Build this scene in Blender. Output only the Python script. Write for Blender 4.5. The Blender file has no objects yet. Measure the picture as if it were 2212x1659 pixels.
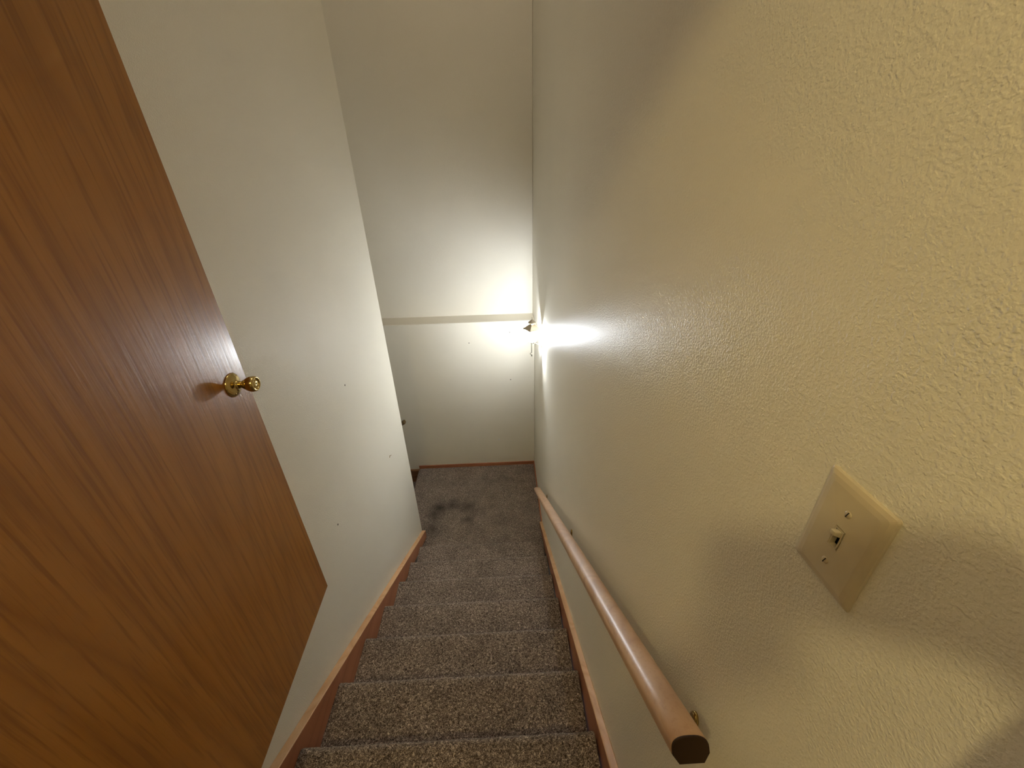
import bpy, bmesh, math, random
from mathutils import Vector, Matrix, noise
random.seed(7)
C = bpy.context.scene.collection
PI = math.pi
SC = bpy.context.scene

# ------------------------------------------------------------------ camera
F, PITCH, ROLL, YAW = 860.04, 0.5017, -0.0270, -0.0254
CX, CY = 1108.77, 830.16
CZ = 3.0394                                    # height of the lens above the landing
EYE = Vector((0, 0, CZ))
def cam_axes():
    cp, sp = math.cos(PITCH), math.sin(PITCH)
    Z = Matrix.Rotation(YAW, 3, 'Z')
    fw, up, rt = Z @ Vector((0, cp, -sp)), Z @ Vector((0, sp, cp)), Z @ Vector((1, 0, 0))
    c, s = math.cos(ROLL), math.sin(ROLL)
    return c*rt + s*up, -s*rt + c*up, fw
RT, UP, FW = cam_axes()
cd = bpy.data.cameras.new('camera')
cam = bpy.data.objects.new('camera', cd)
C.objects.link(cam)
cd.sensor_fit = 'HORIZONTAL'; cd.sensor_width = 36
cd.lens = F/2212*36
cd.shift_x = (1106-CX)/2212; cd.shift_y = (CY-829.5)/2212
cd.clip_start = 0.01
M3 = Matrix((RT, UP, -FW)).transposed()
cam.matrix_world = Matrix.Translation(EYE) @ M3.to_4x4()
SC.camera = cam

# ------------------------------------------------------------------ light levels
w = bpy.data.worlds.new('World'); SC.world = w; w.use_nodes = True
w.node_tree.nodes['Background'].inputs[0].default_value = (0.02, 0.02, 0.022, 1)
w.node_tree.nodes['Background'].inputs[1].default_value = 1.0
LANTERN_COL, LANTERN_E = (0.87, 0.93, 1.0), 6500.0
CEIL_COL, CEIL_E = (1.0, 0.79, 0.34), 132.0
FILL_COL, FILL_E = (1.0, 0.86, 0.70), 20.0  # added fill lamp over the stairwell
FILL_POS = (-0.25, 2.3, 6.52)
CEIL_POS = (-0.52, -0.68, 3.875)
SC.view_settings.view_transform = 'Standard'
SC.view_settings.look = 'None'
SC.view_settings.exposure = 1.02
SC.view_settings.gamma = 1.0
SC.view_settings.use_curve_mapping = False

# ------------------------------------------------------------------ place (metres, landing carpet at z = 0)
XR, XL = 0.3116, -0.8175                       # faces of the two stair walls
YE, YF, YU = 2.6232, 3.6124, 3.822             # end of left wall, lower far wall, upper far wall
LEDGE = 1.7445
RISE, RUN, Y7, TS = 0.1737, 0.2866, 2.3849, 0.0316
SK = 0.061
SL = RISE/RUN
FLOOR = 9*RISE                                 # upper floor
CEIL, RCEIL = 6.60, 4.05  # stairwell ceiling raised to take the added fill lamp
XN = -1.027                                    # left rim of the landing

# ------------------------------------------------------------------ materials
def new_mat(name):
    m = bpy.data.materials.new(name); m.use_nodes = True
    nt = m.node_tree; b = nt.nodes['Principled BSDF']
    return m, nt, b
def N(nt, t, **kw):
    n = nt.nodes.new(t)
    for k, v in kw.items():
        if k in n.inputs: n.inputs[k].default_value = v
        else: setattr(n, k, v)
    return n
def ramp(nt, fac, stops):
    r = nt.nodes.new('ShaderNodeValToRGB')
    e = r.color_ramp.elements
    while len(e) < len(stops): e.new(0.5)
    for k, (p, c) in enumerate(stops):
        e[k].position = p; e[k].color = (*c, 1) if len(c) == 3 else c
    nt.links.new(fac, r.inputs[0]); return r
def coords(nt, scale=(1, 1, 1), rot=(0, 0, 0), kind='Object'):
    t = nt.nodes.new('ShaderNodeTexCoord'); m = nt.nodes.new('ShaderNodeMapping')
    m.inputs['Scale'].default_value = scale; m.inputs['Rotation'].default_value = rot
    nt.links.new(t.outputs[kind], m.inputs['Vector']); return m.outputs['Vector']
def bump(nt, b, h, dist, strength=1.0):
    n = N(nt, 'ShaderNodeBump', Distance=dist, Strength=strength)
    nt.links.new(h, n.inputs['Height']); nt.links.new(n.outputs[0], b.inputs['Normal'])
    return n
def mix(nt, fac, a, bb, mode='MIX'):
    n = nt.nodes.new('ShaderNodeMix'); n.data_type = 'RGBA'; n.blend_type = mode
    for i, v in ((0, fac), (6, a), (7, bb)):
        if hasattr(v, 'node'): nt.links.new(v, n.inputs[i])
        else: n.inputs[i].default_value = v if i == 0 else (*v, 1)
    return n.outputs[2]
def math_n(nt, op, a, bb=0.0, clamp=False):
    n = nt.nodes.new('ShaderNodeMath'); n.operation = op; n.use_clamp = clamp
    for i, v in enumerate((a, bb)):
        if hasattr(v, 'node'): nt.links.new(v, n.inputs[i])
        else: n.inputs[i].default_value = v
    return n.outputs[0]

def paint(name, col, rough=0.36, peel=0.0011, coat=0.05):
    m, nt, b = new_mat(name)
    v = coords(nt)
    n1 = N(nt, 'ShaderNodeTexNoise', Scale=290.0, Detail=2.0, Roughness=0.5)
    n2 = N(nt, 'ShaderNodeTexNoise', Scale=9.0, Detail=3.0, Roughness=0.6)
    n3 = N(nt, 'ShaderNodeTexNoise', Scale=1.6, Detail=2.0)
    for n in (n1, n2, n3): nt.links.new(v, n.inputs['Vector'])
    r = ramp(nt, n1.outputs[0], [(0.40, (0, 0, 0)), (0.66, (1, 1, 1))])
    patch = ramp(nt, n2.outputs[0], [(0.30, (.6, .6, .6)), (0.70, (1, 1, 1))])
    h = math_n(nt, 'MULTIPLY', r.outputs[0], patch.outputs[0])
    bump(nt, b, h, peel)
    cb = N(nt, 'ShaderNodeBump', Distance=peel*1.5, Strength=1.0)
    nt.links.new(h, cb.inputs['Height']); nt.links.new(cb.outputs[0], b.inputs['Coat Normal'])
    b.inputs['Coat Weight'].default_value = coat; b.inputs['Coat Roughness'].default_value = 0.25
    c = mix(nt, n3.outputs[0], tuple(x*0.955 for x in col), tuple(min(1, x*1.035) for x in col))
    nt.links.new(c, b.inputs['Base Color'])
    b.inputs['Roughness'].default_value = rough
    b.inputs['Specular IOR Level'].default_value = 0.22
    return m
M_WALL = paint('cream_wall_paint', (0.86, 0.815, 0.70), 0.46, 0.00048)
M_CEIL = paint('ceiling_paint', (0.86, 0.84, 0.79), 0.8, 0.001, 0.0)

def wood(name, dark, mid, light, axis='Z', scale=1.0, rough=0.3, coat=0.25, pore=0.5, wave=6.0, cath=2.2, bumpd=0.0003, knots=False, rings=9.0, coatr=0.18, pscale=150.0):
    m, nt, b = new_mat(name)
    st = {'X': (0.10, 1, 1), 'Y': (1, 0.10, 1), 'Z': (1, 1, 0.10)}[axis]
    v = coords(nt, tuple(s*scale for s in st))
    wv = N(nt, 'ShaderNodeTexNoise', Scale=wave, Detail=1.0, Roughness=0.4, Distortion=cath*0.25)
    nt.links.new(v, wv.inputs['Vector'])
    # growth rings: slow noise folded into repeating lines
    f = math_n(nt, 'MULTIPLY', wv.outputs[0], rings)
    f = math_n(nt, 'FRACT', f)
    ringc = ramp(nt, f, [(0.0, tuple(0.45*a+0.55*b_ for a, b_ in zip(dark, mid))), (0.14, mid), (0.55, light), (0.88, mid), (1.0, tuple(0.45*a+0.55*b_ for a, b_ in zip(dark, mid)))])
    v2 = coords(nt, tuple(s*scale*(0.35 if s < 1 else 1) for s in st))
    fine = N(nt, 'ShaderNodeTexNoise', Scale=pscale, Detail=3.0, Roughness=0.6)
    nt.links.new(v2, fine.inputs['Vector'])
    pr = ramp(nt, fine.outputs[0], [(0.36, (1, 1, 1)), (0.50, (0, 0, 0))])
    c = mix(nt, math_n(nt, 'MULTIPLY', pr.outputs[0], pore), ringc.outputs[0], dark)
    if knots:
        vk = coords(nt)
        vo = N(nt, 'ShaderNodeTexVoronoi', Scale=3.6); vo.feature = 'F1'
        nt.links.new(vk, vo.inputs['Vector'])
        kr = ramp(nt, vo.outputs['Distance'], [(0.035, (1, 1, 1)), (0.085, (0, 0, 0))])
        c = mix(nt, kr.outputs[0], c, (0.09, 0.035, 0.02))
    big = N(nt, 'ShaderNodeTexNoise', Scale=2.2, Detail=2.0)
    nt.links.new(v, big.inputs['Vector'])
    c = mix(nt, math_n(nt, 'MULTIPLY', big.outputs[0], 0.45), c, mid)
    nt.links.new(c, b.inputs['Base Color'])
    b.inputs['Roughness'].default_value = rough
    b.inputs['Coat Weight'].default_value = coat
    b.inputs['Coat Roughness'].default_value = coatr
    bump(nt, b, fine.outputs[0], bumpd, 1.0)
    return m
M_DOOR = wood('varnished_birch_veneer', (0.20, 0.066, 0.006), (0.35, 0.138, 0.017), (0.40, 0.168, 0.026), 'Z', 1.0, 0.32, 0.4, 0.75, 3.0, 2.0, 0.0005, rings=13.0, pscale=95.0)
M_RAIL = wood('satin_pine_rail', (0.36, 0.19, 0.085), (0.49, 0.295, 0.165), (0.57, 0.365, 0.215), 'Y', 1.0, 0.48, 0.45, 0.30, 5.0, coatr=0.30)
M_SKIRT = wood('red_stained_pine_shaded', (0.26, 0.085, 0.035), (0.38, 0.14, 0.062), (0.45, 0.18, 0.085), 'Y', 1.0, 0.42, 0.1, 0.2, 4.0)  # red stain, with the unlit darkness of the skirt face put into the colour
M_SKIRTX = wood('red_stained_pine_shaded_crosswise', (0.26, 0.085, 0.035), (0.38, 0.14, 0.062), (0.45, 0.18, 0.085), 'X', 1.0, 0.42, 0.1, 0.2, 4.0)
M_LITTOP = wood('knotty_pine_lit_top', (0.50, 0.26, 0.11), (0.64, 0.37, 0.18), (0.72, 0.46, 0.25), 'Y', 1.0, 0.38, 0.2, 0.2, 5.0, knots=True)  # paler copy for the skirt tops, light painted into the colour; knots are real
M_DARKW = wood('dark_stained_pine', (0.12, 0.05, 0.018), (0.19, 0.085, 0.03), (0.25, 0.12, 0.05), 'X', 1.0, 0.4, 0.2, 0.2, 4.0)
M_OLDRAIL = wood('dark_olive_brown_rail', (0.07, 0.045, 0.012), (0.12, 0.075, 0.022), (0.16, 0.10, 0.035), 'X', 1.0, 0.4, 0.2, 0.2, 4.0)

def carpet(name, stains=False):
    m, nt, b = new_mat(name)
    v = coords(nt, kind='Object')
    n1 = N(nt, 'ShaderNodeTexNoise', Scale=150.0, Detail=2.0, Roughness=0.65, Distortion=1.2)
    n2 = N(nt, 'ShaderNodeTexNoise', Scale=420.0, Detail=1.0)
    n3 = N(nt, 'ShaderNodeTexNoise', Scale=7.0, Detail=3.0, Roughness=0.6)
    for n in (n1, n2, n3): nt.links.new(v, n.inputs['Vector'])
    s = math_n(nt, 'ADD', math_n(nt, 'MULTIPLY', n1.outputs[0], 0.72), math_n(nt, 'MULTIPLY', n2.outputs[0], 0.28))
    r = ramp(nt, s, [(0.37, (0.030, 0.019, 0.014)), (0.46, (0.13, 0.095, 0.076)), (0.55, (0.29, 0.23, 0.188)), (0.64, (0.68, 0.57, 0.48))])
    big = ramp(nt, n3.outputs[0], [(0.35, (0.80, 0.79, 0.78)), (0.68, (1.12, 1.12, 1.12))])
    c = mix(nt, 1.0, r.outputs[0], big.outputs[0], 'MULTIPLY')
    if stains:
        nd = N(nt, 'ShaderNodeTexNoise', Scale=11.0, Detail=3.0, Roughness=0.6)
        nt.links.new(v, nd.inputs['Vector'])
        va = nt.nodes.new('ShaderNodeVectorMath'); va.operation = 'MULTIPLY_ADD'
        nt.links.new(nd.outputs['Color'], va.inputs[0]); va.inputs[1].default_value = (0.14, 0.14, 0)
        nt.links.new(v, va.inputs[2])
        tot = None
        for (sx, sy, rad, a) in STAINS:
            d = nt.nodes.new('ShaderNodeVectorMath'); d.operation = 'DISTANCE'
            nt.links.new(va.outputs[0], d.inputs[0]); d.inputs[1].default_value = (sx+0.07, sy+0.07, 0)
            k = math_n(nt, 'SUBTRACT', 1.0, math_n(nt, 'DIVIDE', d.outputs['Value'], rad), True)
            k = math_n(nt, 'MULTIPLY', k, min(1.0, a*1.35))
            tot = k if tot is None else math_n(nt, 'MAXIMUM', tot, k)
        c = mix(nt, tot, c, (0.028, 0.020, 0.015))
    nt.links.new(c, b.inputs['Base Color'])
    b.inputs['Roughness'].default_value = 1.0
    b.inputs['Specular IOR Level'].default_value = 0.1
    b.inputs['Sheen Weight'].default_value = 0.15
    b.inputs['Sheen Roughness'].default_value = 0.6
    bump(nt, b, s, 0.0035, 1.0)
    return m

def onplane(px, py, axis, val):
    d = (px-CX)/F*RT - (py-CY)/F*UP + FW
    t = (val-EYE[axis])/d[axis]
    return EYE + d*t
STAINS = []
for (px, py, rad, a) in ((948, 1098, .11, .75), (978, 1092, .09, .6), (1012, 1096, .11, .6), (932, 1140, .12, .55), (1012, 1122, .07, .5), (940, 1112, .09, .6)):
    q = onplane(px, py, 2, 0.0); STAINS.append((q.x, q.y, rad*1.25, a))
M_CARPET = carpet('brown_cut_pile_carpet')
M_CARPETL = carpet('worn_brown_carpet', True)

def plain(name, col, rough=0.5, metal=0.0, spec=0.5, bumps=None):
    m, nt, b = new_mat(name)
    v = coords(nt)
    n = N(nt, 'ShaderNodeTexNoise', Scale=30.0, Detail=2.0)
    nt.links.new(v, n.inputs['Vector'])
    c = mix(nt, n.outputs[0], tuple(x*0.93 for x in col), tuple(min(1, x*1.06) for x in col))
    nt.links.new(c, b.inputs['Base Color'])
    b.inputs['Roughness'].default_value = rough; b.inputs['Metallic'].default_value = metal
    b.inputs['Specular IOR Level'].default_value = spec
    if bumps: bump(nt, b, n.outputs[0], bumps)
    return m
M_RAILEND = plain('dark_rail_end', (0.035, 0.018, 0.008), 0.7, spec=0.2)  # near-black colour for the near end of the rail
M_BRASS = plain('polished_brass', (0.58, 0.44, 0.18), 0.13, 1.0)
M_BRASSD = plain('aged_brass', (0.42, 0.27, 0.09), 0.3, 1.0)
M_IVORY = plain('ivory_plastic', (0.62, 0.53, 0.37), 0.28)
M_IVORYS = plain('ivory_screw_paint', (0.55, 0.46, 0.31), 0.35)
M_BLACK = plain('dark_gap', (0.02, 0.015, 0.01), 0.8)
M_LANT = plain('off_white_lantern_enamel', (0.50, 0.44, 0.34), 0.45)
M_LANTBACKLIT = plain('backlit_lantern_frame', (0.13, 0.12, 0.085), 0.5)  # lantern enamel painted dark, as if seen against the light
M_HOLE = plain('nail_hole_shadow', (0.025, 0.02, 0.015), 0.9)
M_PLASTER = plain('bare_white_plaster', (0.85, 0.83, 0.78), 0.9)
M_SKIN = plain('skin', (0.55, 0.34, 0.25), 0.5)
M_SHIRT = plain('navy_cotton', (0.05, 0.06, 0.10), 0.9)
M_JEANS = plain('blue_denim', (0.06, 0.09, 0.16), 0.9)
M_HAIR = plain('brown_hair', (0.06, 0.035, 0.02), 0.7)
M_PHONE = plain('black_phone_glass', (0.02, 0.02, 0.022), 0.2)
M_SHOE = plain('dark_shoe', (0.04, 0.035, 0.03), 0.6)

def emit(name, col, e):
    m = bpy.data.materials.new(name); m.use_nodes = True; nt = m.node_tree; nt.nodes.clear()
    o = nt.nodes.new('ShaderNodeOutputMaterial'); n = nt.nodes.new('ShaderNodeEmission')
    n.inputs[0].default_value = (*col, 1); n.inputs[1].default_value = e
    nt.links.new(n.outputs[0], o.inputs[0]); return m
M_BULB = emit('lit_bulb', LANTERN_COL, LANTERN_E)
M_FILL = emit('fill_lamp_dish', FILL_COL, FILL_E)
M_GLOBE = emit('lit_opal_globe', CEIL_COL, CEIL_E)
def frosted(name):
    m = bpy.data.materials.new(name); m.use_nodes = True; nt = m.node_tree; nt.nodes.clear()
    o = nt.nodes.new('ShaderNodeOutputMaterial')
    t = nt.nodes.new('ShaderNodeBsdfTransparent'); t.inputs[0].default_value = (0.95, 0.95, 0.95, 1)
    tr = nt.nodes.new('ShaderNodeBsdfTranslucent'); tr.inputs[0].default_value = (0.9, 0.9, 0.88, 1)
    g = nt.nodes.new('ShaderNodeBsdfGlossy'); g.inputs['Roughness'].default_value = 0.1
    m1 = nt.nodes.new('ShaderNodeMixShader'); m1.inputs[0].default_value = 0.6
    nt.links.new(t.outputs[0], m1.inputs[1]); nt.links.new(tr.outputs[0], m1.inputs[2])
    m2 = nt.nodes.new('ShaderNodeMixShader'); m2.inputs[0].default_value = 0.05
    nt.links.new(m1.outputs[0], m2.inputs[1]); nt.links.new(g.outputs[0], m2.inputs[2])
    nt.links.new(m2.outputs[0], o.inputs[0]); return m
M_PANE = frosted('seeded_lantern_glass')

# ------------------------------------------------------------------ mesh helpers
def link(name, bm, mat, parent=None, smooth=False, loc=None):
    me = bpy.data.meshes.new(name)
    bmesh.ops.recalc_face_normals(bm, faces=bm.faces[:])
    bm.to_mesh(me); bm.free()
    if smooth:
        for p in me.polygons: p.use_smooth = True
    me.materials.append(mat)
    o = bpy.data.objects.new(name, me); C.objects.link(o)
    if parent: o.parent = parent
    if loc is not None: o.location = loc
    return o
def empty(name, loc, label=None, cat=None, group=None):
    o = bpy.data.objects.new(name, None); C.objects.link(o); o.location = loc
    o.empty_display_size = 0.05
    return tag(o, label, cat, group)
def tag(o, label=None, cat=None, group=None, kind=None):
    if label: o['label'] = label
    if cat: o['category'] = cat
    if group: o['group'] = group
    if kind: o['kind'] = kind
    return o
def add_box(bm, x0, x1, y0, y1, z0, z1, M=None):
    vs = [bm.verts.new((x, y, z)) for z in (z0, z1) for y in (y0, y1) for x in (x0, x1)]
    for f in ((0, 1, 3, 2), (4, 6, 7, 5), (0, 4, 5, 1), (2, 3, 7, 6), (0, 2, 6, 4), (1, 5, 7, 3)):
        bm.faces.new([vs[i] for i in f])
    if M is not None: bmesh.ops.transform(bm, matrix=M, verts=vs)
    return vs
def box_bm(*a):
    bm = bmesh.new(); add_box(bm, *a); return bm
def bevel(bm, w, seg=2, angle=0.5):
    bmesh.ops.recalc_face_normals(bm, faces=bm.faces[:])
    es = [e for e in bm.edges if len(e.link_faces) == 2 and e.calc_face_angle() > angle]
    bmesh.ops.bevel(bm, geom=es, offset=w, segments=seg, profile=0.5, affect='EDGES', clamp_overlap=True)
def add_prism(bm, pts, a0, a1, axis):
    """polygon pts given in the two other axes, swept along axis from a0 to a1"""
    def P(p, a):
        return {'x': (a, p[0], p[1]), 'y': (p[0], a, p[1]), 'z': (p[0], p[1], a)}[axis]
    A = [bm.verts.new(P(p, a0)) for p in pts]; B = [bm.verts.new(P(p, a1)) for p in pts]
    bm.faces.new(A); bm.faces.new(B[::-1])
    n = len(pts)
    for i in range(n): bm.faces.new((A[i], A[(i+1) % n], B[(i+1) % n], B[i]))
def add_lathe(bm, prof, seg=32, M=Matrix(), cap=True):
    """prof: (radius, height) along z"""
    rings = []
    for r, h in prof:
        rings.append([bm.verts.new(M @ Vector((r*math.cos(2*PI*i/seg), r*math.sin(2*PI*i/seg), h))) for i in range(seg)])
    for a, b in zip(rings, rings[1:]):
        for i in range(seg): bm.faces.new((a[i], a[(i+1) % seg], b[(i+1) % seg], b[i]))
    if cap: bm.faces.new(rings[0][::-1]); bm.faces.new(rings[-1])
def frame_from(d, up=Vector((0, 0, 1))):
    d = d.normalized(); s = d.cross(up)
    if s.length < 1e-4: s = d.cross(Vector((0, 1, 0)))
    s.normalize(); u = s.cross(d).normalized()
    return s, u, d
def add_tube(bm, pts, r, seg=10, cap=True):
    pts = [Vector(p) for p in pts]; rs = r if isinstance(r, (list, tuple)) else [r]*len(pts)
    rings = []; s = None
    for i, p in enumerate(pts):
        d = (pts[min(i+1, len(pts)-1)]-pts[max(i-1, 0)]).normalized()
        if s is None: s, u, _ = frame_from(d)
        else:
            s = (s - d*s.dot(d)).normalized(); u = s.cross(d)
        rings.append([bm.verts.new(p + rs[i]*(math.cos(2*PI*k/seg)*s + math.sin(2*PI*k/seg)*u)) for k in range(seg)])
    for a, b in zip(rings, rings[1:]):
        for i in range(seg): bm.faces.new((a[i], a[(i+1) % seg], b[(i+1) % seg], b[i]))
    if cap: bm.faces.new(rings[0][::-1]); bm.faces.new(rings[-1])
def curve_pts(ctrl, n=8):
    """Catmull-Rom through ctrl"""
    P = [Vector(p) for p in ctrl]; P = [2*P[0]-P[1]] + P + [2*P[-1]-P[-2]]
    out = []
    for i in range(1, len(P)-2):
        for k in range(n):
            t = k/n
            out.append(0.5*((2*P[i]) + (P[i+1]-P[i-1])*t + (2*P[i-1]-5*P[i]+4*P[i+1]-P[i+2])*t*t + (3*P[i]-P[i-1]-3*P[i+1]+P[i+2])*t**3))
    out.append(P[-2]); return out

# ------------------------------------------------------------------ room shell
def struct(name, bm, mat, label=None):
    o = link(name, bm, mat); o['kind'] = 'structure'
    if label: o['label'] = label
    return o
T = 0.12
YB0, YB1 = -0.06, 0.06                          # the doorway wall the camera stands in
JL, JR, HEAD = -0.735, 0.262, 3.59
RX0, RX1, RY = -2.6, 1.6, -3.2                  # room behind
struct('wall_right', box_bm(XR, XR+T, YB1, YU+T, -0.9, CEIL), M_WALL)
bm = bmesh.new()                                # left partition, then the wall that follows the lower flight
add_prism(bm, [(XL, YB1), (XL, YE), (-3.0, YE), (-3.0, YE-T), (XL-T, YE-T), (XL-T, YB1)], -1.6, CEIL, 'z')
struct('wall_left', bm, M_WALL)
bm = bmesh.new()
add_prism(bm, [(YF, -1.6), (YF, LEDGE), (YU, LEDGE), (YU, CEIL), (YU+T, CEIL), (YU+T, -1.6)], -3.0, XR, 'x')
bevel(bm, 0.006, 2)
struct('wall_far', bm, M_WALL)
struct('wall_end', box_bm(-3.12, -3.0, YE-T, YU+T, -1.6, CEIL), M_WALL)
bm = bmesh.new()                                # wall with the doorway, seen from the stairs
add_prism(bm, [(RX0, FLOOR-0.2), (JL, FLOOR-0.2), (JL, HEAD), (JR, HEAD), (JR, FLOOR-0.2), (RX1, FLOOR-0.2), (RX1, RCEIL+0.1), (XR+T, RCEIL+0.1), (XR+T, CEIL+0.1), (-3.12, CEIL+0.1), (-3.12, RCEIL+0.1), (RX0, RCEIL+0.1)], YB0, YB1, 'y')
struct('wall_doorway', bm, M_WALL)
struct('wall_room_left', box_bm(RX0-T, RX0, RY-T, YB1, FLOOR, RCEIL+.1), M_WALL)
struct('wall_room_right', box_bm(RX1, RX1+T, RY-T, YB1, FLOOR, RCEIL+.1), M_WALL)
struct('wall_room_back', box_bm(RX0, RX1, RY-T, RY, FLOOR, RCEIL+.1), M_WALL)
struct('ceiling', box_bm(-3.12, XR+T, YB1, YU+T, CEIL, CEIL+0.1), M_CEIL)
struct('ceiling_room', box_bm(RX0-T, RX1+T, RY-T, YB0, RCEIL, RCEIL+0.1), M_CEIL)

# ------------------------------------------------------------------ carpet pieces
def fuzz(p, amp, nrm):
    a = noise.noise(p*150.0) + 0.6*noise.noise(p*330.0 + Vector((9, 3, 1)))
    wav = 0.35*noise.noise(p*14.0)
    return p + nrm*(amp*(a+wav))
def sheet(prof, x0, x1, dx, amp, axis='x'):
    """carpet strip: profile (u,z) points swept along axis with tufted relief"""
    nx = max(2, int((x1-x0)/dx)); bm = bmesh.new(); rows = []
    m = len(prof)
    for i, (u, z) in enumerate(prof):
        a, b = prof[max(0, i-1)], prof[min(m-1, i+1)]
        t = Vector((b[0]-a[0], b[1]-a[1])).normalized()
        row = []
        for k in range(nx+1):
            x = x0+(x1-x0)*k/nx
            if axis == 'x': p = Vector((x, u, z)); nrm = Vector((0, -t[1], t[0]))
            else: p = Vector((u, x, z)); nrm = Vector((-t[1], 0, t[0]))
            if nrm.z < 0 and abs(nrm.z) > 0.7: nrm = -nrm
            row.append(bm.verts.new(fuzz(p, amp, nrm)))
        rows.append(row)
    for a, b in zip(rows, rows[1:]):
        for k in range(nx): bm.faces.new((a[k], a[k+1], b[k+1], b[k]))
    return bm
def resample(pts, d):
    out = [pts[0]]
    for a, b in zip(pts, pts[1:]):
        L = math.hypot(b[0]-a[0], b[1]-a[1]); n = max(1, round(L/d))
        for k in range(1, n+1): out.append((a[0]+(b[0]-a[0])*k/n, a[1]+(b[1]-a[1])*k/n))
    return out
def step_profile(yn, zn, d, drop=RISE, back=RUN):
    r = 0.027; ov = 0.026
    pts = [(yn-back-ov+0.002, zn), (yn-r, zn)]
    for k in range(1, 9):
        a = PI/2*k/8*1.15
        pts.append((yn-r+r*math.sin(a), zn-r+r*math.cos(a)))
    pts += [(yn-ov, zn-r*2.6), (yn-ov, zn-drop+0.001)]
    return resample(pts, d)
stairs = empty('staircase', (0, Y7, 0), 'straight flight of steps in speckled brown carpet running down between the two walls', 'stairs')
def child(o, parent):
    o.parent = parent; o.matrix_parent_inverse = Matrix.Translation(-parent.location)
    return o
for n in range(8):
    yn, zn = Y7-n*RUN, RISE*(1+n)
    d = 0.0042 if n > 3 else 0.0055
    bm = sheet(step_profile(yn, zn, d), XL+TS+.0015, XR-TS-.0015, d, 0.0030)
    o = link('step', bm, M_CARPET, None, True); child(o, stairs)
# landing and upper floor
bm = bmesh.new()
pr = resample([(Y7-0.024, 0.0), (YF-0.011, 0.0)], 0.007)
bm = sheet(pr, XN+0.018, XR-0.011, 0.007, 0.0018)
o = link('floor', bm, M_CARPETL, None, True)
tag(o, 'square stair landing in worn brown carpet with dark foot smudges', kind='structure')
struct('floor_base', box_bm(XN+0.03, XR, Y7+0.0, YF, -0.2, -0.008), M_DARKW)
bm = sheet(step_profile(Y7-8*RUN, FLOOR, 0.006, RISE, 0.05), JL+.004, JR-.004, 0.006, 0.0018)
o = link('floor_threshold', bm, M_CARPET, None, True); tag(o, kind='structure')
struct('floor_room', box_bm(RX0, RX1, RY, 0.0, FLOOR-0.02, FLOOR), M_CARPET)
# lower flight turning left off the landing
low = empty('staircase', (XN, YE+.5, 0), 'lower flight turning left off the landing, only its rim showing behind the left wall', 'stairs')
for n in range(4):
    xn, zn = XN-n*RUN, -RISE*n
    pts = [(-a, b) for a, b in step_profile(-xn, zn, 0.008, RISE, 0.02 if n == 0 else RUN)]
    o = link('step', sheet(pts, YE+0.004, YF-TS, 0.008, 0.0018, 'y'), M_CARPET, None, True); child(o, low)
bm = box_bm(-3.0, XN-3*RUN, YE, YF, -RISE*4-0.02, -RISE*4)
struct('floor_lower', bm, M_CARPET)

# ------------------------------------------------------------------ skirt boards and baseboards
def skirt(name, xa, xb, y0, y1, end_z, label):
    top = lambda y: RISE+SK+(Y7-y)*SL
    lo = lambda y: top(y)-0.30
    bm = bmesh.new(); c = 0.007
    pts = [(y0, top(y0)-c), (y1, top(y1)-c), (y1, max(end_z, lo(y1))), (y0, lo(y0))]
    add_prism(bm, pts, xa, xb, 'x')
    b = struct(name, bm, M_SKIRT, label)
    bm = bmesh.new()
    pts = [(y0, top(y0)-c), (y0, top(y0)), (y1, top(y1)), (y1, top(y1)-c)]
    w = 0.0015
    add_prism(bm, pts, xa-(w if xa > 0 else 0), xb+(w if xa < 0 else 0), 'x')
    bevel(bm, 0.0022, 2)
    k = link('lit_top_strip', bm, M_LITTOP, b)  # strip that carries the painted-in light along the board's top edge
    k['label'] = 'knotty pine top strip, coloured paler as if lit'
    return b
BH = 0.036
skirt('baseboard_left', XL, XL+TS, 0.10, YE, 0.0, 'sloping red-brown skirt board with top edge coloured as lit beside the left wall')
skirt('baseboard_right', XR-TS+0.006, XR, 0.10, Y7+(RISE+SK-BH)/SL, -0.02, 'sloping red-brown skirt board with knotty top edge coloured as lit under the handrail')
bm = box_bm(XR-0.011, XR, Y7+(RISE+SK-BH)/SL, YF-0.011, -0.005, BH); bevel(bm, 0.003)
struct('baseboard_landing', bm, M_SKIRT)
bm = box_bm(-1.017, XR, YF-0.011, YF, -0.005, BH+.004); bevel(bm, 0.003)
struct('baseboard_far', bm, M_SKIRTX)
bm = bmesh.new()
add_prism(bm, [(-1.017, -0.012), (-1.15, -0.012), (-2.4, -0.012-1.25*SL), (-2.4, -0.4-1.25*SL), (-1.15, -0.3), (-1.017, -0.3)], YF-TS, YF, 'y')
struct('baseboard_lower', bm, M_DARKW)

# ------------------------------------------------------------------ open door
DA, DW, DT, DH = -0.0353, 0.95, 0.035, 2.00
DX, DY, DZ = -0.7422, 1.0447, FLOOR+0.012
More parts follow.
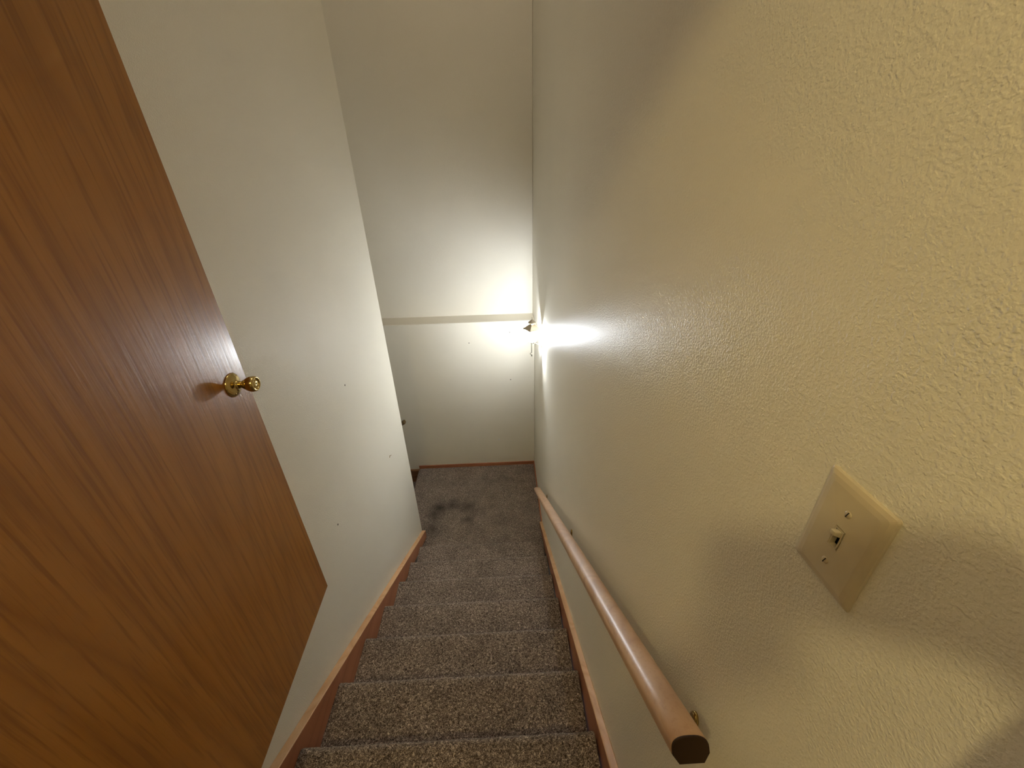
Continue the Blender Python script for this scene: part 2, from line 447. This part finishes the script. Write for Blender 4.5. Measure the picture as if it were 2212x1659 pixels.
# local frame: origin on hinge side bottom, +X along the door to its free edge, +Y away from the stairs
e = Vector((math.sin(DA), math.cos(DA), 0)); hinge = Vector((DX, DY, DZ)) - e*DW
door = link('door_1', box_bm(0, DW, 0, DT, 0, DH), M_DOOR)
MD = Matrix(((e.x, -e.y, 0, hinge.x), (e.y, e.x, 0, hinge.y), (0, 0, 1, hinge.z), (0, 0, 0, 1)))
door.matrix_world = MD
tag(door, 'flat orange-brown varnished wooden door standing open against the left wall', kind='structure')
md = door.modifiers.new('edge', 'BEVEL'); md.width = 0.0015; md.segments = 2
KH = CZ-0.5056-DZ
def knob(side):
    k = bpy.data.objects.new('door_knob', None)
    y0 = 0.0 if side > 0 else DT
    M = Matrix.Translation((DW-0.065, y0, KH)) @ Matrix.Rotation(PI/2*side, 4, 'X')
    bm = bmesh.new()
    add_lathe(bm, [(0.0335, 0), (0.0335, 0.0015), (0.032, 0.004), (0.027, 0.0075), (0.020, 0.0105), (0.0135, 0.012), (0.0115, 0.014), (0.0115, 0.017)], 40, M)
    ro = link('knob_rosette', bm, M_BRASS, door, True)
    bm = bmesh.new()
    S = 0.92
    add_lathe(bm, [(r*S, 0.014+h*S) for r, h in ((0.0095, 0), (0.0088, 0.008), (0.0105, 0.012), (0.0112, 0.014), (0.0150, 0.020), (0.0195, 0.028), (0.0225, 0.036), (0.0236, 0.042), (0.0232, 0.048), (0.0212, 0.0525), (0.0190, 0.0538), (0.0172, 0.0534), (0.0160, 0.0515), (0.0155, 0.0490), (0.0120, 0.0485), (0.0112, 0.0505), (0.0085, 0.0520), (0.0030, 0.0524), (0.0018, 0.0520))], 48, M)
    kn = link('door_knob', bm, M_BRASS, door, True)
    bm = bmesh.new()
    add_lathe(bm, [(0.0016, 0.014+0.0515*S), (0.0016, 0.014+0.0532*S)], 12, M)
    ke = link('release_hole', bm, M_BLACK, kn, False)
    for a in (0.9, 4.2):
        bm = bmesh.new()
        add_lathe(bm, [(0.0028, 0.0055), (0.0028, 0.0085), (0.002, 0.0092)], 12, M @ Matrix.Translation((0.0245*math.cos(a), 0.0245*math.sin(a), 0)))
        link('screw', bm, M_BRASSD, ro, True)
    return kn
knob(1)

# ------------------------------------------------------------------ handrail on the right wall
RX = 0.245
RA, RB = Vector((RX, 0.239, CZ-0.737)), Vector((RX, 2.545, CZ-2.428))
rdir = (RB-RA).normalized(); rup = Vector((1, 0, 0)).cross(rdir).normalized()
if rup.z < 0: rup = -rup
rs = Vector((1, 0, 0))
prof = []
HW = 0.0272
for k in range(0, 17):                         # domed top
    a = PI*k/16
    prof.append((HW*math.copysign(abs(math.cos(a))**0.75, math.cos(a)), 0.002+0.0165*math.sin(a)**0.8 if math.sin(a) > 0 else 0.002))
prof += [(-HW, -0.005), (-HW+0.009, -0.0175), (HW-0.009, -0.0175), (HW, -0.005)]
rail = empty('handrail', tuple(RA), 'rounded blond wood handrail on brass brackets along the right wall', 'handrail')
bm = bmesh.new()
NS = 24; rings = []
def ringat(P, sc=1.0): return [bm.verts.new(P + rs*(x*sc) + rup*(z*sc)) for x, z in prof]
rings.append(ringat(RA, 0.96)); rings.append(ringat(RA+rdir*0.0015))
for k in range(1, NS): rings.append(ringat(RA.lerp(RB, k/NS)))
rings.append(ringat(RB-rdir*0.0015)); rings.append(ringat(RB, 0.96))
for a, b in zip(rings, rings[1:]):
    for i in range(len(prof)): bm.faces.new((a[i], a[(i+1) % len(prof)], b[(i+1) % len(prof)], b[i]))
bm.faces.new(rings[0][::-1]); bm.faces.new(rings[-1])
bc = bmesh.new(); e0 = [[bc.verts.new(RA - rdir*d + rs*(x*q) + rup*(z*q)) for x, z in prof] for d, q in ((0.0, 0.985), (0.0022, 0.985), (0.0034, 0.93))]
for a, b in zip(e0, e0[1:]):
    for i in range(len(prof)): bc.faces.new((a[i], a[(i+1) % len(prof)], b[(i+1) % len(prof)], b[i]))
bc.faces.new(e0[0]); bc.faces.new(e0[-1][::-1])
o = link('end_cap', bc, M_RAILEND, None, False); child(o, rail); o['label'] = 'almost black end of the rail'
o = link('rail', bm, M_RAIL, None, True); child(o, rail)
o.data.shade_smooth() if hasattr(o.data, 'shade_smooth') else None
try: o.data.set_sharp_from_angle(angle=0.6)
except Exception: pass
def bracket(t, off, mat, parent=rail, A=RA, B=RB, wallx=XR):
    P = A.lerp(B, t)                            # rail centre above the bracket
    base = Vector((wallx, P.y+off[0], P.z+off[1]))
    bm = bmesh.new()                           # oval wall plate
    ring0, ring1, ring2 = [], [], []
    for k in range(28):
        a = 2*PI*k/28
        cy, cz = 0.0125*math.cos(a), 0.034*math.sin(a)
        ring0.append(bm.verts.new(base+Vector((0, cy, cz))))
        ring1.append(bm.verts.new(base+Vector((-0.0035, cy, cz))))
        ring2.append(bm.verts.new(base+Vector((-0.0060, cy*.75, cz*.82))))
    for a, b in ((ring0, ring1), (ring1, ring2)):
        for i in range(28): bm.faces.new((a[i], a[(i+1) % 28], b[(i+1) % 28], b[i]))
    bm.faces.new(ring0); bm.faces.new(ring2[::-1])
    pl = link('bracket', bm, mat, None, True); child(pl, parent)
    bm = bmesh.new()
    under = P - rup*0.0175
    pts = curve_pts([base+Vector((-0.004, 0, 0)), base+Vector((-0.026, 0, -0.006)), Vector((P.x+0.008, P.y, base.z-0.002)), Vector((P.x, P.y-0.004, P.z-0.045)), under], 6)
    add_tube(bm, pts, 0.0052, 12)
    ar = link('bracket_arm', bm, mat, pl, True); ar.matrix_parent_inverse = Matrix.Translation(-parent.location)
    bm = bmesh.new()
    vs = add_box(bm, -0.009, 0.009, -0.026, 0.026, -0.0022, 0.0)
    R3 = Matrix((rs, rdir, rs.cross(rdir))).transposed()
    bmesh.ops.transform(bm, matrix=Matrix.Translation(under) @ R3.to_4x4(), verts=vs)
    sd = link('bracket_saddle', bm, mat, pl); sd.matrix_parent_inverse = Matrix.Translation(-parent.location)
    for dz in (0.024, -0.024):
        bm = bmesh.new()
        add_lathe(bm, [(0.0042, 0), (0.0040, 0.0015), (0.0022, 0.003)], 12, Matrix.Translation(base+Vector((-0.0048, 0, dz))) @ Matrix.Rotation(-PI/2, 4, 'Y'))
        s_ = link('screw', bm, mat, pl, True); s_.matrix_parent_inverse = Matrix.Translation(-parent.location)
BRK = []
for t, off in ((0.040, (-0.013, -0.068)), (0.50, (0.0, -0.060)), (0.93, (0.0, -0.064))): bracket(t, off, M_BRASS)

# second handrail, on the far wall down the lower flight
p = onplane(874, 911, 1, YF-0.06)
A2 = Vector((p.x, YF-0.06, p.z)); d2 = Vector((-1, 0, -SL)).normalized()
u2 = Vector((0, 1, 0)).cross(d2); u2 = u2 if u2.z > 0 else -u2
r2 = empty('handrail', tuple(A2), 'tip of a dark wooden handrail poking out behind the left wall', 'handrail')
bm = bmesh.new(); rr = []
for P in (A2, A2+d2*1.5):
    rr.append([bm.verts.new(P + Vector((0, 1, 0))*x + u2*z) for x, z in prof])
for i in range(len(prof)): bm.faces.new((rr[0][i], rr[0][(i+1) % len(prof)], rr[1][(i+1) % len(prof)], rr[1][i]))
bm.faces.new(rr[0]); bm.faces.new(rr[1][::-1])
o = link('rail', bm, M_OLDRAIL); child(o, r2)
bm = bmesh.new(); Q = A2+d2*0.2
add_tube(bm, curve_pts([Q-u2*.017, Q+Vector((0, 0.004, -0.05)), Q+Vector((0, 0.03, -0.06)), Vector((Q.x, YF, Q.z-0.06))], 6), 0.005, 10)
o = link('bracket', bm, M_BRASSD, None, True); child(o, r2)

# ------------------------------------------------------------------ light switch
sw = empty('light_switch', (XR, 0.2472, CZ-0.3142), 'ivory toggle light switch plate on the right wall above the handrail end', 'light switch')
sw.rotation_euler = (-0.0071, 0, 0)
W2, H2 = 0.0361, 0.0589
bm = bmesh.new()                               # plate with a rectangular opening, raised face and sloped rim
def loop(y, z, x, cy=0, r=None):
    return [bm.verts.new((x, cy+sy*y, sz*z)) for sy, sz in ((-1, -1), (1, -1), (1, 1), (-1, 1))]
L = [loop(W2, H2, 0.0), loop(W2, H2, -0.0015), loop(W2-0.0012, H2-0.0012, -0.0026), loop(W2-0.005, H2-0.005, -0.0042), loop(W2-0.010, H2-0.010, -0.0051), loop(0.0058, 0.0125, -0.0056), loop(0.0052, 0.0119, -0.0050), loop(0.0052, 0.0119, 0.0)]
for a, b in zip(L, L[1:]):
    for i in range(4): bm.faces.new((a[i], a[(i+1) % 4], b[(i+1) % 4], b[i]))
vert_edges = [ed for ed in bm.edges if abs(ed.verts[0].co.x-ed.verts[1].co.x) > 1e-6 and abs(abs(ed.verts[0].co.y)) > 0.03]
bmesh.ops.bevel(bm, geom=vert_edges, offset=0.0022, segments=3, profile=0.5, affect='EDGES')
link('switch_plate', bm, M_IVORY, sw)
bm = box_bm(0.0, 0.0006, -0.0056, 0.0056, -0.0123, 0.0123)
link('switch_slot', bm, M_BLACK, sw)
bm = bmesh.new()                               # inner frame of the switch body
for (y0, y1, z0, z1) in ((-0.0044, -0.0036, -0.0110, 0.0110), (0.0036, 0.0044, -0.0110, 0.0110), (-0.0036, 0.0036, 0.0102, 0.0110), (-0.0036, 0.0036, -0.0110, -0.0102)):
    add_box(bm, -0.0060, -0.0004, y0, y1, z0, z1)
link('switch_body', bm, M_IVORY, sw)
bm = bmesh.new()
vs = add_box(bm, -0.0125, -0.0005, -0.0031, 0.0031, -0.0030, 0.0050)
for v in vs:
    if v.co.x < -0.01: v.co.y *= 0.82; v.co.z *= 0.62; v.co.z += 0.008
    else: v.co.z += 0.0035
bevel(bm, 0.0009, 2)
link('toggle', bm, M_IVORY, sw, True)
for z in (0.0302, -0.0302):
    bm = bmesh.new()
    add_lathe(bm, [(0.0036, 0.0), (0.0034, 0.0008), (0.0024, 0.0013), (0.0002, 0.0015)], 20, Matrix.Translation((-0.0051, 0, z)) @ Matrix.Rotation(-PI/2, 4, 'Y'))
    s_ = link('screw', bm, M_IVORYS, sw, True)
    bm = bmesh.new()
    add_box(bm, -0.0068, -0.0060, -0.00045, 0.00045, -0.0030, 0.0030, Matrix.Translation((0, 0, z)) @ Matrix.Rotation(0.25, 4, 'X'))
    link('screw_slot', bm, M_BLACK, s_)

# ------------------------------------------------------------------ wall lantern
LX, LY = 0.236, 2.965
lan = empty('wall_lantern', (XR, LY, 1.80), 'small lit off-white wall lantern with glass panes on the right wall near the far corner', 'wall light')
def lpart(name, bm, mat, parent=lan, smooth=False):
    o = link(name, bm, mat, None, smooth)
    o.parent = parent; o.matrix_parent_inverse = Matrix.Translation(-lan.location); return o
RZ = Matrix.Translation((LX, LY, 0)) @ Matrix.Rotation(math.radians(28), 4, 'Z')
zt, zb, wt, wb = 1.903, 1.800, 0.0470, 0.0245
bm = bmesh.new()                               # finial and little domed cap
add_lathe(bm, [(0.0012, 2.002), (0.0026, 1.996), (0.0016, 1.990), (0.0030, 1.984), (0.0060, 1.981), (0.017, 1.973), (0.030, 1.962), (0.0315, 1.959), (0.026, 1.955), (0.012, 1.947), (0.010, 1.942)], 28, Matrix.Translation((LX, LY, 0)))
lpart('finial_cap', bm, M_LANT, lan, True)
bm = bmesh.new()                               # square flared roof
def sq(h, z): return [bm.verts.new(RZ @ Vector((sx*h, sy*h, z))) for sx, sy in ((-1, -1), (1, -1), (1, 1), (-1, 1))]
Ls = [sq(0.010, 1.945), sq(0.018, 1.938), sq(0.030, 1.926), sq(0.042, 1.913), sq(0.052, 1.907), sq(0.052, 1.902), sq(0.044, 1.902)]
for a, b in zip(Ls, Ls[1:]):
    for i in range(4): bm.faces.new((a[i], a[(i+1) % 4], b[(i+1) % 4], b[i]))
lpart('lantern_roof', bm, M_LANT)
for sx, sy in ((-1, -1), (1, -1), (1, 1), (-1, 1)):
    bm = bmesh.new()
    add_tube(bm, [RZ @ Vector((sx*wb, sy*wb, zb)), RZ @ Vector((sx*wt, sy*wt, zt))], 0.0048, 6)
    lpart('frame_bar', bm, M_LANTBACKLIT)
cs = [(-1, -1), (1, -1), (1, 1), (-1, 1)]
for i in range(4):
    a, b = cs[i], cs[(i+1) % 4]; bm = bmesh.new()
    vs = []
    for off in (0.0, 0.0015):
        vs.append([bm.verts.new(RZ @ Vector((p[0]*(h-off), p[1]*(h-off), z))) for p, h, z in ((a, wb, zb), (b, wb, zb), (b, wt, zt), (a, wt, zt))])
    bm.faces.new(vs[0]); bm.faces.new(vs[1][::-1])
    for k in range(4): bm.faces.new((vs[0][k], vs[0][(k+1) % 4], vs[1][(k+1) % 4], vs[1][k]))
    lpart('glass_pane', bm, M_PANE)
bm = bmesh.new()
Ls = [sq(0.0255, 1.800), sq(0.0255, 1.7975), sq(0.017, 1.791), sq(0.011, 1.785), sq(0.006, 1.780)]
for a, b in zip(Ls, Ls[1:]):
    for i in range(4): bm.faces.new((a[i], a[(i+1) % 4], b[(i+1) % 4], b[i]))
bm.faces.new(Ls[0]); bm.faces.new(Ls[-1][::-1])
lpart('lantern_base', bm, M_LANTBACKLIT)
bm = bmesh.new()                               # hanging tail rod with scroll and drop
add_tube(bm, [(LX-.004, LY, 1.786), (LX-.004, LY, 1.700)], 0.0036, 8)
add_tube(bm, curve_pts([(LX-.004, LY, 1.702), (LX-.012, LY, 1.697), (LX-.016, LY, 1.690), (LX-.010, LY, 1.684), (LX-.003, LY, 1.682)], 5), 0.0028, 8)
add_lathe(bm, [(0.001, 1.663), (0.0035, 1.670), (0.0062, 1.678), (0.004, 1.684), (0.001, 1.687)], 14, Matrix.Translation((LX-.003, LY, 0)))
lpart('tail_rod', bm, M_LANTBACKLIT, lan, True)
bm = bmesh.new()                               # scrolled arms to the wall plate
add_tube(bm, curve_pts([(LX, LY, 1.786), (LX+.030, LY, 1.779), (LX+.052, LY, 1.765), (XR-.003, LY, 1.752)], 6), 0.0035, 8)
lpart('bracket_arm', bm, M_LANTBACKLIT, lan, True)
bm = bmesh.new()
add_tube(bm, curve_pts([(LX+.010, LY, 1.944), (LX+.028, LY, 1.950), (LX+.040, LY, 1.938), (LX+.036, LY, 1.922), (LX+.026, LY, 1.926)], 6), 0.0026, 8)
add_tube(bm, curve_pts([(LX+.036, LY, 1.922), (LX+.050, LY, 1.912), (LX+.060, LY, 1.890), (XR-.003, LY, 1.868)], 6), 0.0030, 8)
lpart('bracket_arm', bm, M_LANT, lan, True)
bm = bmesh.new()
pts = [(LY-0.016, 1.880), (LY, 1.905), (LY+0.016, 1.880), (LY+0.022, 1.82), (LY+0.016, 1.765), (LY, 1.735), (LY-0.016, 1.765), (LY-0.022, 1.82)]
add_prism(bm, pts, XR-0.006, XR, 'x'); bevel(bm, 0.002)
lpart('wall_plate', bm, M_LANT)
bm = bmesh.new()
add_lathe(bm, [(0.008, 1.800), (0.008, 1.812), (0.0065, 1.814)], 16, Matrix.Translation((LX, LY, 0)))
lpart('lamp_socket', bm, M_LANT, lan, True)
bm = bmesh.new()
add_lathe(bm, [(0.006, 1.814), (0.011, 1.824), (0.0165, 1.838), (0.0175, 1.848), (0.0145, 1.860), (0.008, 1.867), (0.001, 1.869)], 18, Matrix.Translation((LX, LY, 0)))
lpart('bulb', bm, M_BULB, lan, True)

# ------------------------------------------------------------------ ceiling lamp of the room behind, the warm light on the near wall
cl = empty('ceiling_lamp', (CEIL_POS[0], CEIL_POS[1], RCEIL), 'warm opal globe lamp on the ceiling of the room behind the doorway', 'ceiling light')
bm = bmesh.new(); add_lathe(bm, [(0.07, 0.0), (0.07, -0.02), (0.045, -0.045), (0.030, -0.115)], 32)
link('lamp_base', bm, M_BRASS, cl, True)
bm = bmesh.new(); bmesh.ops.create_uvsphere(bm, u_segments=32, v_segments=16, radius=0.055)
link('globe', bm, M_GLOBE, cl, True, (0, 0, CEIL_POS[2]-RCEIL))

ul = empty('ceiling_lamp', FILL_POS, 'added wide opal fill lamp, unseen, high over the stairwell', 'ceiling light')  # added lamp, out of view, lifts the whole stairwell evenly
bm = bmesh.new(); add_lathe(bm, [(0.20, CEIL-FILL_POS[2]), (0.20, 0.03), (0.19, 0.02)], 40)
link('lamp_base', bm, M_BRASSD, ul, True)
bm = bmesh.new(); add_lathe(bm, [(0.185, 0.02), (0.18, 0.0), (0.14, -0.035), (0.08, -0.055), (0.01, -0.06)], 40)
link('fill_lamp_shade', bm, M_FILL, ul, True)

# ------------------------------------------------------------------ nail holes and marks
def mark(px, py, axis, val, size, mat, label, name='nail_hole', cat='nail hole', group=None, seed=0, tall=1.0):
    q = onplane(px, py, axis, val); rnd = random.Random(seed)
    bm = bmesh.new(); n = 14; A, B = [], []
    for k in range(n):
        a = 2*PI*k/n; r = size*(0.75+0.5*rnd.random())
        u, v = r*math.cos(a), r*math.sin(a)*tall
        d = (0, u, v) if axis == 0 else (u, 0, v)
        A.append(bm.verts.new(Vector(d)))
        s = 1 if (axis == 0 and val < 0) else -1
        off = Vector((s*0.0012, 0, 0)) if axis == 0 else Vector((0, -0.0012, 0))
        B.append(bm.verts.new(Vector(d)*0.6+off))
    for k in range(n): bm.faces.new((A[k], A[(k+1) % n], B[(k+1) % n], B[k]))
    bm.faces.new(A); bm.faces.new(B[::-1])
    o = link(name, bm, mat, None, False, q)
    return tag(o, label, cat, group)
g = 'nail holes in the stairwell walls'
mark(745, 832, 0, XL, 0.0050, M_HOLE, 'dark torn nail hole in the left wall, nearest the door knob', group=g, seed=1)
mark(730, 1133, 0, XL, 0.0047, M_HOLE, 'dark nail hole low on the left wall beside the door corner', group=g, seed=2)
mark(1013, 741, 1, YF, 0.0046, M_HOLE, 'small dark nail hole in middle of far wall below the ledge', group=g, seed=3)
mark(1101, 718, 1, YF, 0.0046, M_HOLE, 'small dark nail hole in the far wall just left of lantern', group=g, seed=4)
mark(1103, 820, 1, YF, 0.0046, M_HOLE, 'small dark nail hole in the far wall below the lantern', group=g, seed=5)
mark(1078, 949, 1, YF, 0.013, M_PLASTER, 'small pale patch of bare plaster low on the far wall', 'plaster_patch', 'patch', seed=6)
q = onplane(841, 985, 0, XL)
bm = bmesh.new()                               # small bent nail
add_tube(bm, [(0, 0, 0), (0.010, 0.002, 0.002), (0.014, 0.004, 0.006)], 0.0014, 8)
add_tube(bm, [(0.001, -0.004, -0.012), (0.004, 0.0, 0.0)], 0.0014, 8)
tag(link('picture_nail', bm, M_BRASSD, None, False, q), 'bent picture nail sticking out of the left wall near its end', 'nail')

# ------------------------------------------------------------------ the person holding the phone in the doorway (casts the shadow on the right wall)
def skin(name, verts, edges, mat, root=0, sub=1, parent=None):
    me = bpy.data.meshes.new(name)
    me.from_pydata([v[0] for v in verts], edges, [])
    o = bpy.data.objects.new(name, me); C.objects.link(o)
    o.modifiers.new('skin', 'SKIN')
    for i, v in enumerate(verts):
        sv = me.skin_vertices[0].data[i]; r = v[1]
        sv.radius = r if isinstance(r, tuple) else (r, r)
        sv.use_root = (i == root)
    sm = o.modifiers.new('sub', 'SUBSURF'); sm.levels = sub; sm.render_levels = sub
    o.modifiers['skin'].use_smooth_shade = True
    me.materials.append(mat)
    if parent: o.parent = parent; o.matrix_parent_inverse = Matrix.Translation(-parent.location)
    return o
def E(x, y, z): return EYE + Vector((x, y, z))
def PH(a, b, c): return EYE + RT*a + UP*(b-0.027) + FW*(c-0.002)       # in the phone's own frame, seen from the lens
person = empty('person', (0.02, -0.50, FLOOR), 'person in dark shirt and jeans in the doorway holding up a phone', 'person')
V, ED = [], []
def chain(start, pts):
    """pts: [(vector, radius)] joined one after the other onto vertex start"""
    last = start
    for p, r in pts:
        V.append((p, r)); i = len(V)-1
        if last is not None: ED.append((last, i))
        last = i
    return last
pel = chain(None, [(E(0.02, -0.50, -0.52), (0.115, 0.085))])
ch = chain(pel, [(E(0.02, -0.50, -0.38), (0.115, 0.09)), (E(0.02, -0.49, -0.22), (0.15, 0.11)), (E(0.02, -0.47, -0.11), (0.13, 0.09))])
nk = chain(ch, [(E(0.02, -0.45, -0.03), 0.058), (E(0.02, -0.43, 0.03), 0.055)])
hd = chain(nk, [(E(0.02, -0.405, 0.085), (0.070, 0.078)), (E(0.02, -0.395, 0.150), (0.078, 0.092)), (E(0.02, -0.405, 0.205), (0.062, 0.075))])
for s_ in (-1, 1):
    k = chain(pel, [(E(0.02+s_*0.095, -0.50, -0.60), 0.088), (E(0.02+s_*0.105, -0.485, -1.00), 0.058), (E(0.02+s_*0.11, -0.51, -1.38), 0.040), (E(0.02+s_*0.115, -0.45, -1.435), (0.040, 0.034)), (E(0.02+s_*0.12, -0.36, -1.450), (0.042, 0.022))])
HANDS = {}
for s_, wr, pm, el in ((-1, E(-0.045, -0.065, -0.125), PH(0.004, -0.072, -0.030), E(-0.19, -0.235, -0.335)),
                       (1, E(0.185, -0.085, -0.095), PH(0.150, -0.052, -0.030), E(0.255, -0.29, -0.32))):
    sh = chain(ch, [(E(0.02+s_*0.185, -0.47, -0.10), 0.062), (el, 0.043)])
    w_ = chain(sh, [((el+wr)/2, 0.040), (wr, (0.026, 0.021))])
    HANDS[s_] = chain(w_, [(pm, (0.034, 0.017))])
# five fingers on each hand, curled round the ends of the phone
PX0, PX1, PHH = -0.016, 0.131, 0.036
OB = -0.027
pmL, pmR = V[HANDS[-1]][0], V[HANDS[1]][0]
for i, (a, r) in enumerate(((-0.012, .0082), (0.008, .0085), (0.028, .0082), (0.047, .0072))):   # left: fingers behind the lower edge
    chain(HANDS[-1], [(PH(a+0.002, -0.058, -0.012), r*1.1), (PH(a+0.004, -PHH-0.006, -0.001), r), (PH(a+0.010, -0.020 if i else -0.032, 0.000 if i > 1 else -0.004), r*.85)][:3 if i > 1 else 2])
chain(HANDS[-1], [(PH(-0.028, -0.062, -0.030), .0115), (PH(-0.024, -0.036, -0.030), .0098), (PH(0.002, -0.016, -0.022), .0085)])
for i, (b, r) in enumerate(((0.022, .0082), (0.004, .0085), (-0.014, .0082), (-0.031, .0072))):  # right: fingers across the back of the end
    chain(HANDS[1], [(PH(0.150, b-0.012, -0.014), r*1.1), (PH(0.142, b, 0.000), r), (PH(0.116, b+0.002, 0.001), r*.85)])
chain(HANDS[1], [(PH(0.140, -0.030, -0.034), .0115), (PH(0.118, -0.018, -0.030), .0098), (PH(0.100, -0.006, -0.024), .0085)])
body = skin('body', V, ED, M_SKIN, 0, 1, person)
# clothing
def cloth(name, segs, mat):
    global V, ED
    V, ED = [], []
    segs(); return skin(name, V, ED, mat, 0, 1, person)
def shirt():
    p = chain(None, [(E(0.02, -0.50, -0.58), (0.178, 0.138))])
    c = chain(p, [(E(0.02, -0.50, -0.48), (0.172, 0.136)), (E(0.02, -0.50, -0.36), (0.165, 0.13)), (E(0.02, -0.49, -0.20), (0.175, 0.135)), (E(0.02, -0.47, -0.09), (0.15, 0.105)), (E(0.02, -0.455, -0.045), 0.075)])
    for s_, el, wr in ((-1, E(-0.19, -0.235, -0.335), E(-0.045, -0.065, -0.125)), (1, E(0.255, -0.29, -0.32), E(0.185, -0.085, -0.095))):
        chain(4, [(E(0.02+s_*0.185, -0.47, -0.10), 0.078), (el, 0.056), ((el+wr)/2, 0.050), (el.lerp(wr, 0.86), 0.038)])
def jeans():
    chain(None, [(E(0.02, -0.50, -0.51), (0.160, 0.128))]); chain(0, [(E(0.02, -0.50, -0.42), (0.150, 0.12))])
    for s_ in (-1, 1):
        chain(0, [(E(0.02+s_*0.098, -0.50, -0.62), 0.102), (E(0.02+s_*0.105, -0.485, -1.00), 0.076), (E(0.02+s_*0.11, -0.51, -1.40), 0.062)])
cloth('shirt', shirt, M_SHIRT)
cloth('jeans', jeans, M_JEANS)
for s_ in (-1, 1):
    V, ED = [], []
    chain(None, [(E(0.02+s_*0.11, -0.52, -1.432), (0.046, 0.040)), (E(0.02+s_*0.115, -0.44, -1.442), (0.048, 0.032)), (E(0.02+s_*0.12, -0.345, -1.448), (0.046, 0.026))])
    skin('shoe', V, ED, M_SHOE, 0, 1, person)
bm = bmesh.new(); bmesh.ops.create_uvsphere(bm, u_segments=28, v_segments=16, radius=1.0)
for v in list(bm.verts):
    if v.co.z < -0.35 or (v.co.y > 0.45 and v.co.z < 0.45): bm.verts.remove(v)
bmesh.ops.transform(bm, matrix=Matrix.Translation(E(0.02, -0.425, 0.165)) @ Matrix.Diagonal((0.088, 0.104, 0.100, 1)), verts=bm.verts[:])
bmesh.ops.solidify(bm, geom=bm.faces[:], thickness=0.012)
o = link('hair', bm, M_HAIR, None, True); o.parent = person; o.matrix_parent_inverse = Matrix.Translation(-person.location)
for nm, pts, mt in (('nose', [(E(0.02, -0.330, 0.145), .006), (E(0.02, -0.318, 0.118), .011), (E(0.02, -0.326, 0.108), .010)], M_SKIN),):
    V, ED = [], []; chain(None, pts); skin(nm, V, ED, mt, 0, 1, person)
for s_ in (-1, 1):
    bm = bmesh.new(); bmesh.ops.create_uvsphere(bm, u_segments=12, v_segments=8, radius=0.011)
    bmesh.ops.transform(bm, matrix=Matrix.Translation(E(0.02+s_*0.031, -0.327, 0.143)), verts=bm.verts[:])
    o = link('eye', bm, M_PHONE, None, True); o.parent = person; o.matrix_parent_inverse = Matrix.Translation(-person.location)
    bm = bmesh.new(); bmesh.ops.create_uvsphere(bm, u_segments=12, v_segments=8, radius=1)
    bmesh.ops.transform(bm, matrix=Matrix.Translation(E(0.02+s_*0.084, -0.405, 0.13)) @ Matrix.Diagonal((0.009, 0.018, 0.032, 1)), verts=bm.verts[:])
    o = link('ear', bm, M_SKIN, None, True); o.parent = person; o.matrix_parent_inverse = Matrix.Translation(-person.location)
bm = bmesh.new(); bmesh.ops.create_uvsphere(bm, u_segments=12, v_segments=8, radius=1)
bmesh.ops.transform(bm, matrix=Matrix.Translation(E(0.02, -0.333, 0.083)) @ Matrix.Diagonal((0.024, 0.008, 0.006, 1)), verts=bm.verts[:])
o = link('mouth', bm, plain('lips', (0.42, 0.16, 0.13), 0.5), None, True); o.parent = person; o.matrix_parent_inverse = Matrix.Translation(-person.location)
# phone, lens end at the left
bm = bmesh.new(); add_box(bm, PX0, PX1, -PHH+OB, PHH+OB, -0.0125, -0.0045); bevel(bm, 0.003, 2)
PM = Matrix.Translation(EYE) @ Matrix((RT, UP, FW)).transposed().to_4x4()
bmesh.ops.transform(bm, matrix=Matrix((RT, UP, FW)).transposed().to_4x4(), verts=bm.verts[:])
ph = link('phone', bm, M_PHONE, None, False, EYE)
tag(ph, 'black phone held level in both hands by the person in the doorway', 'phone')
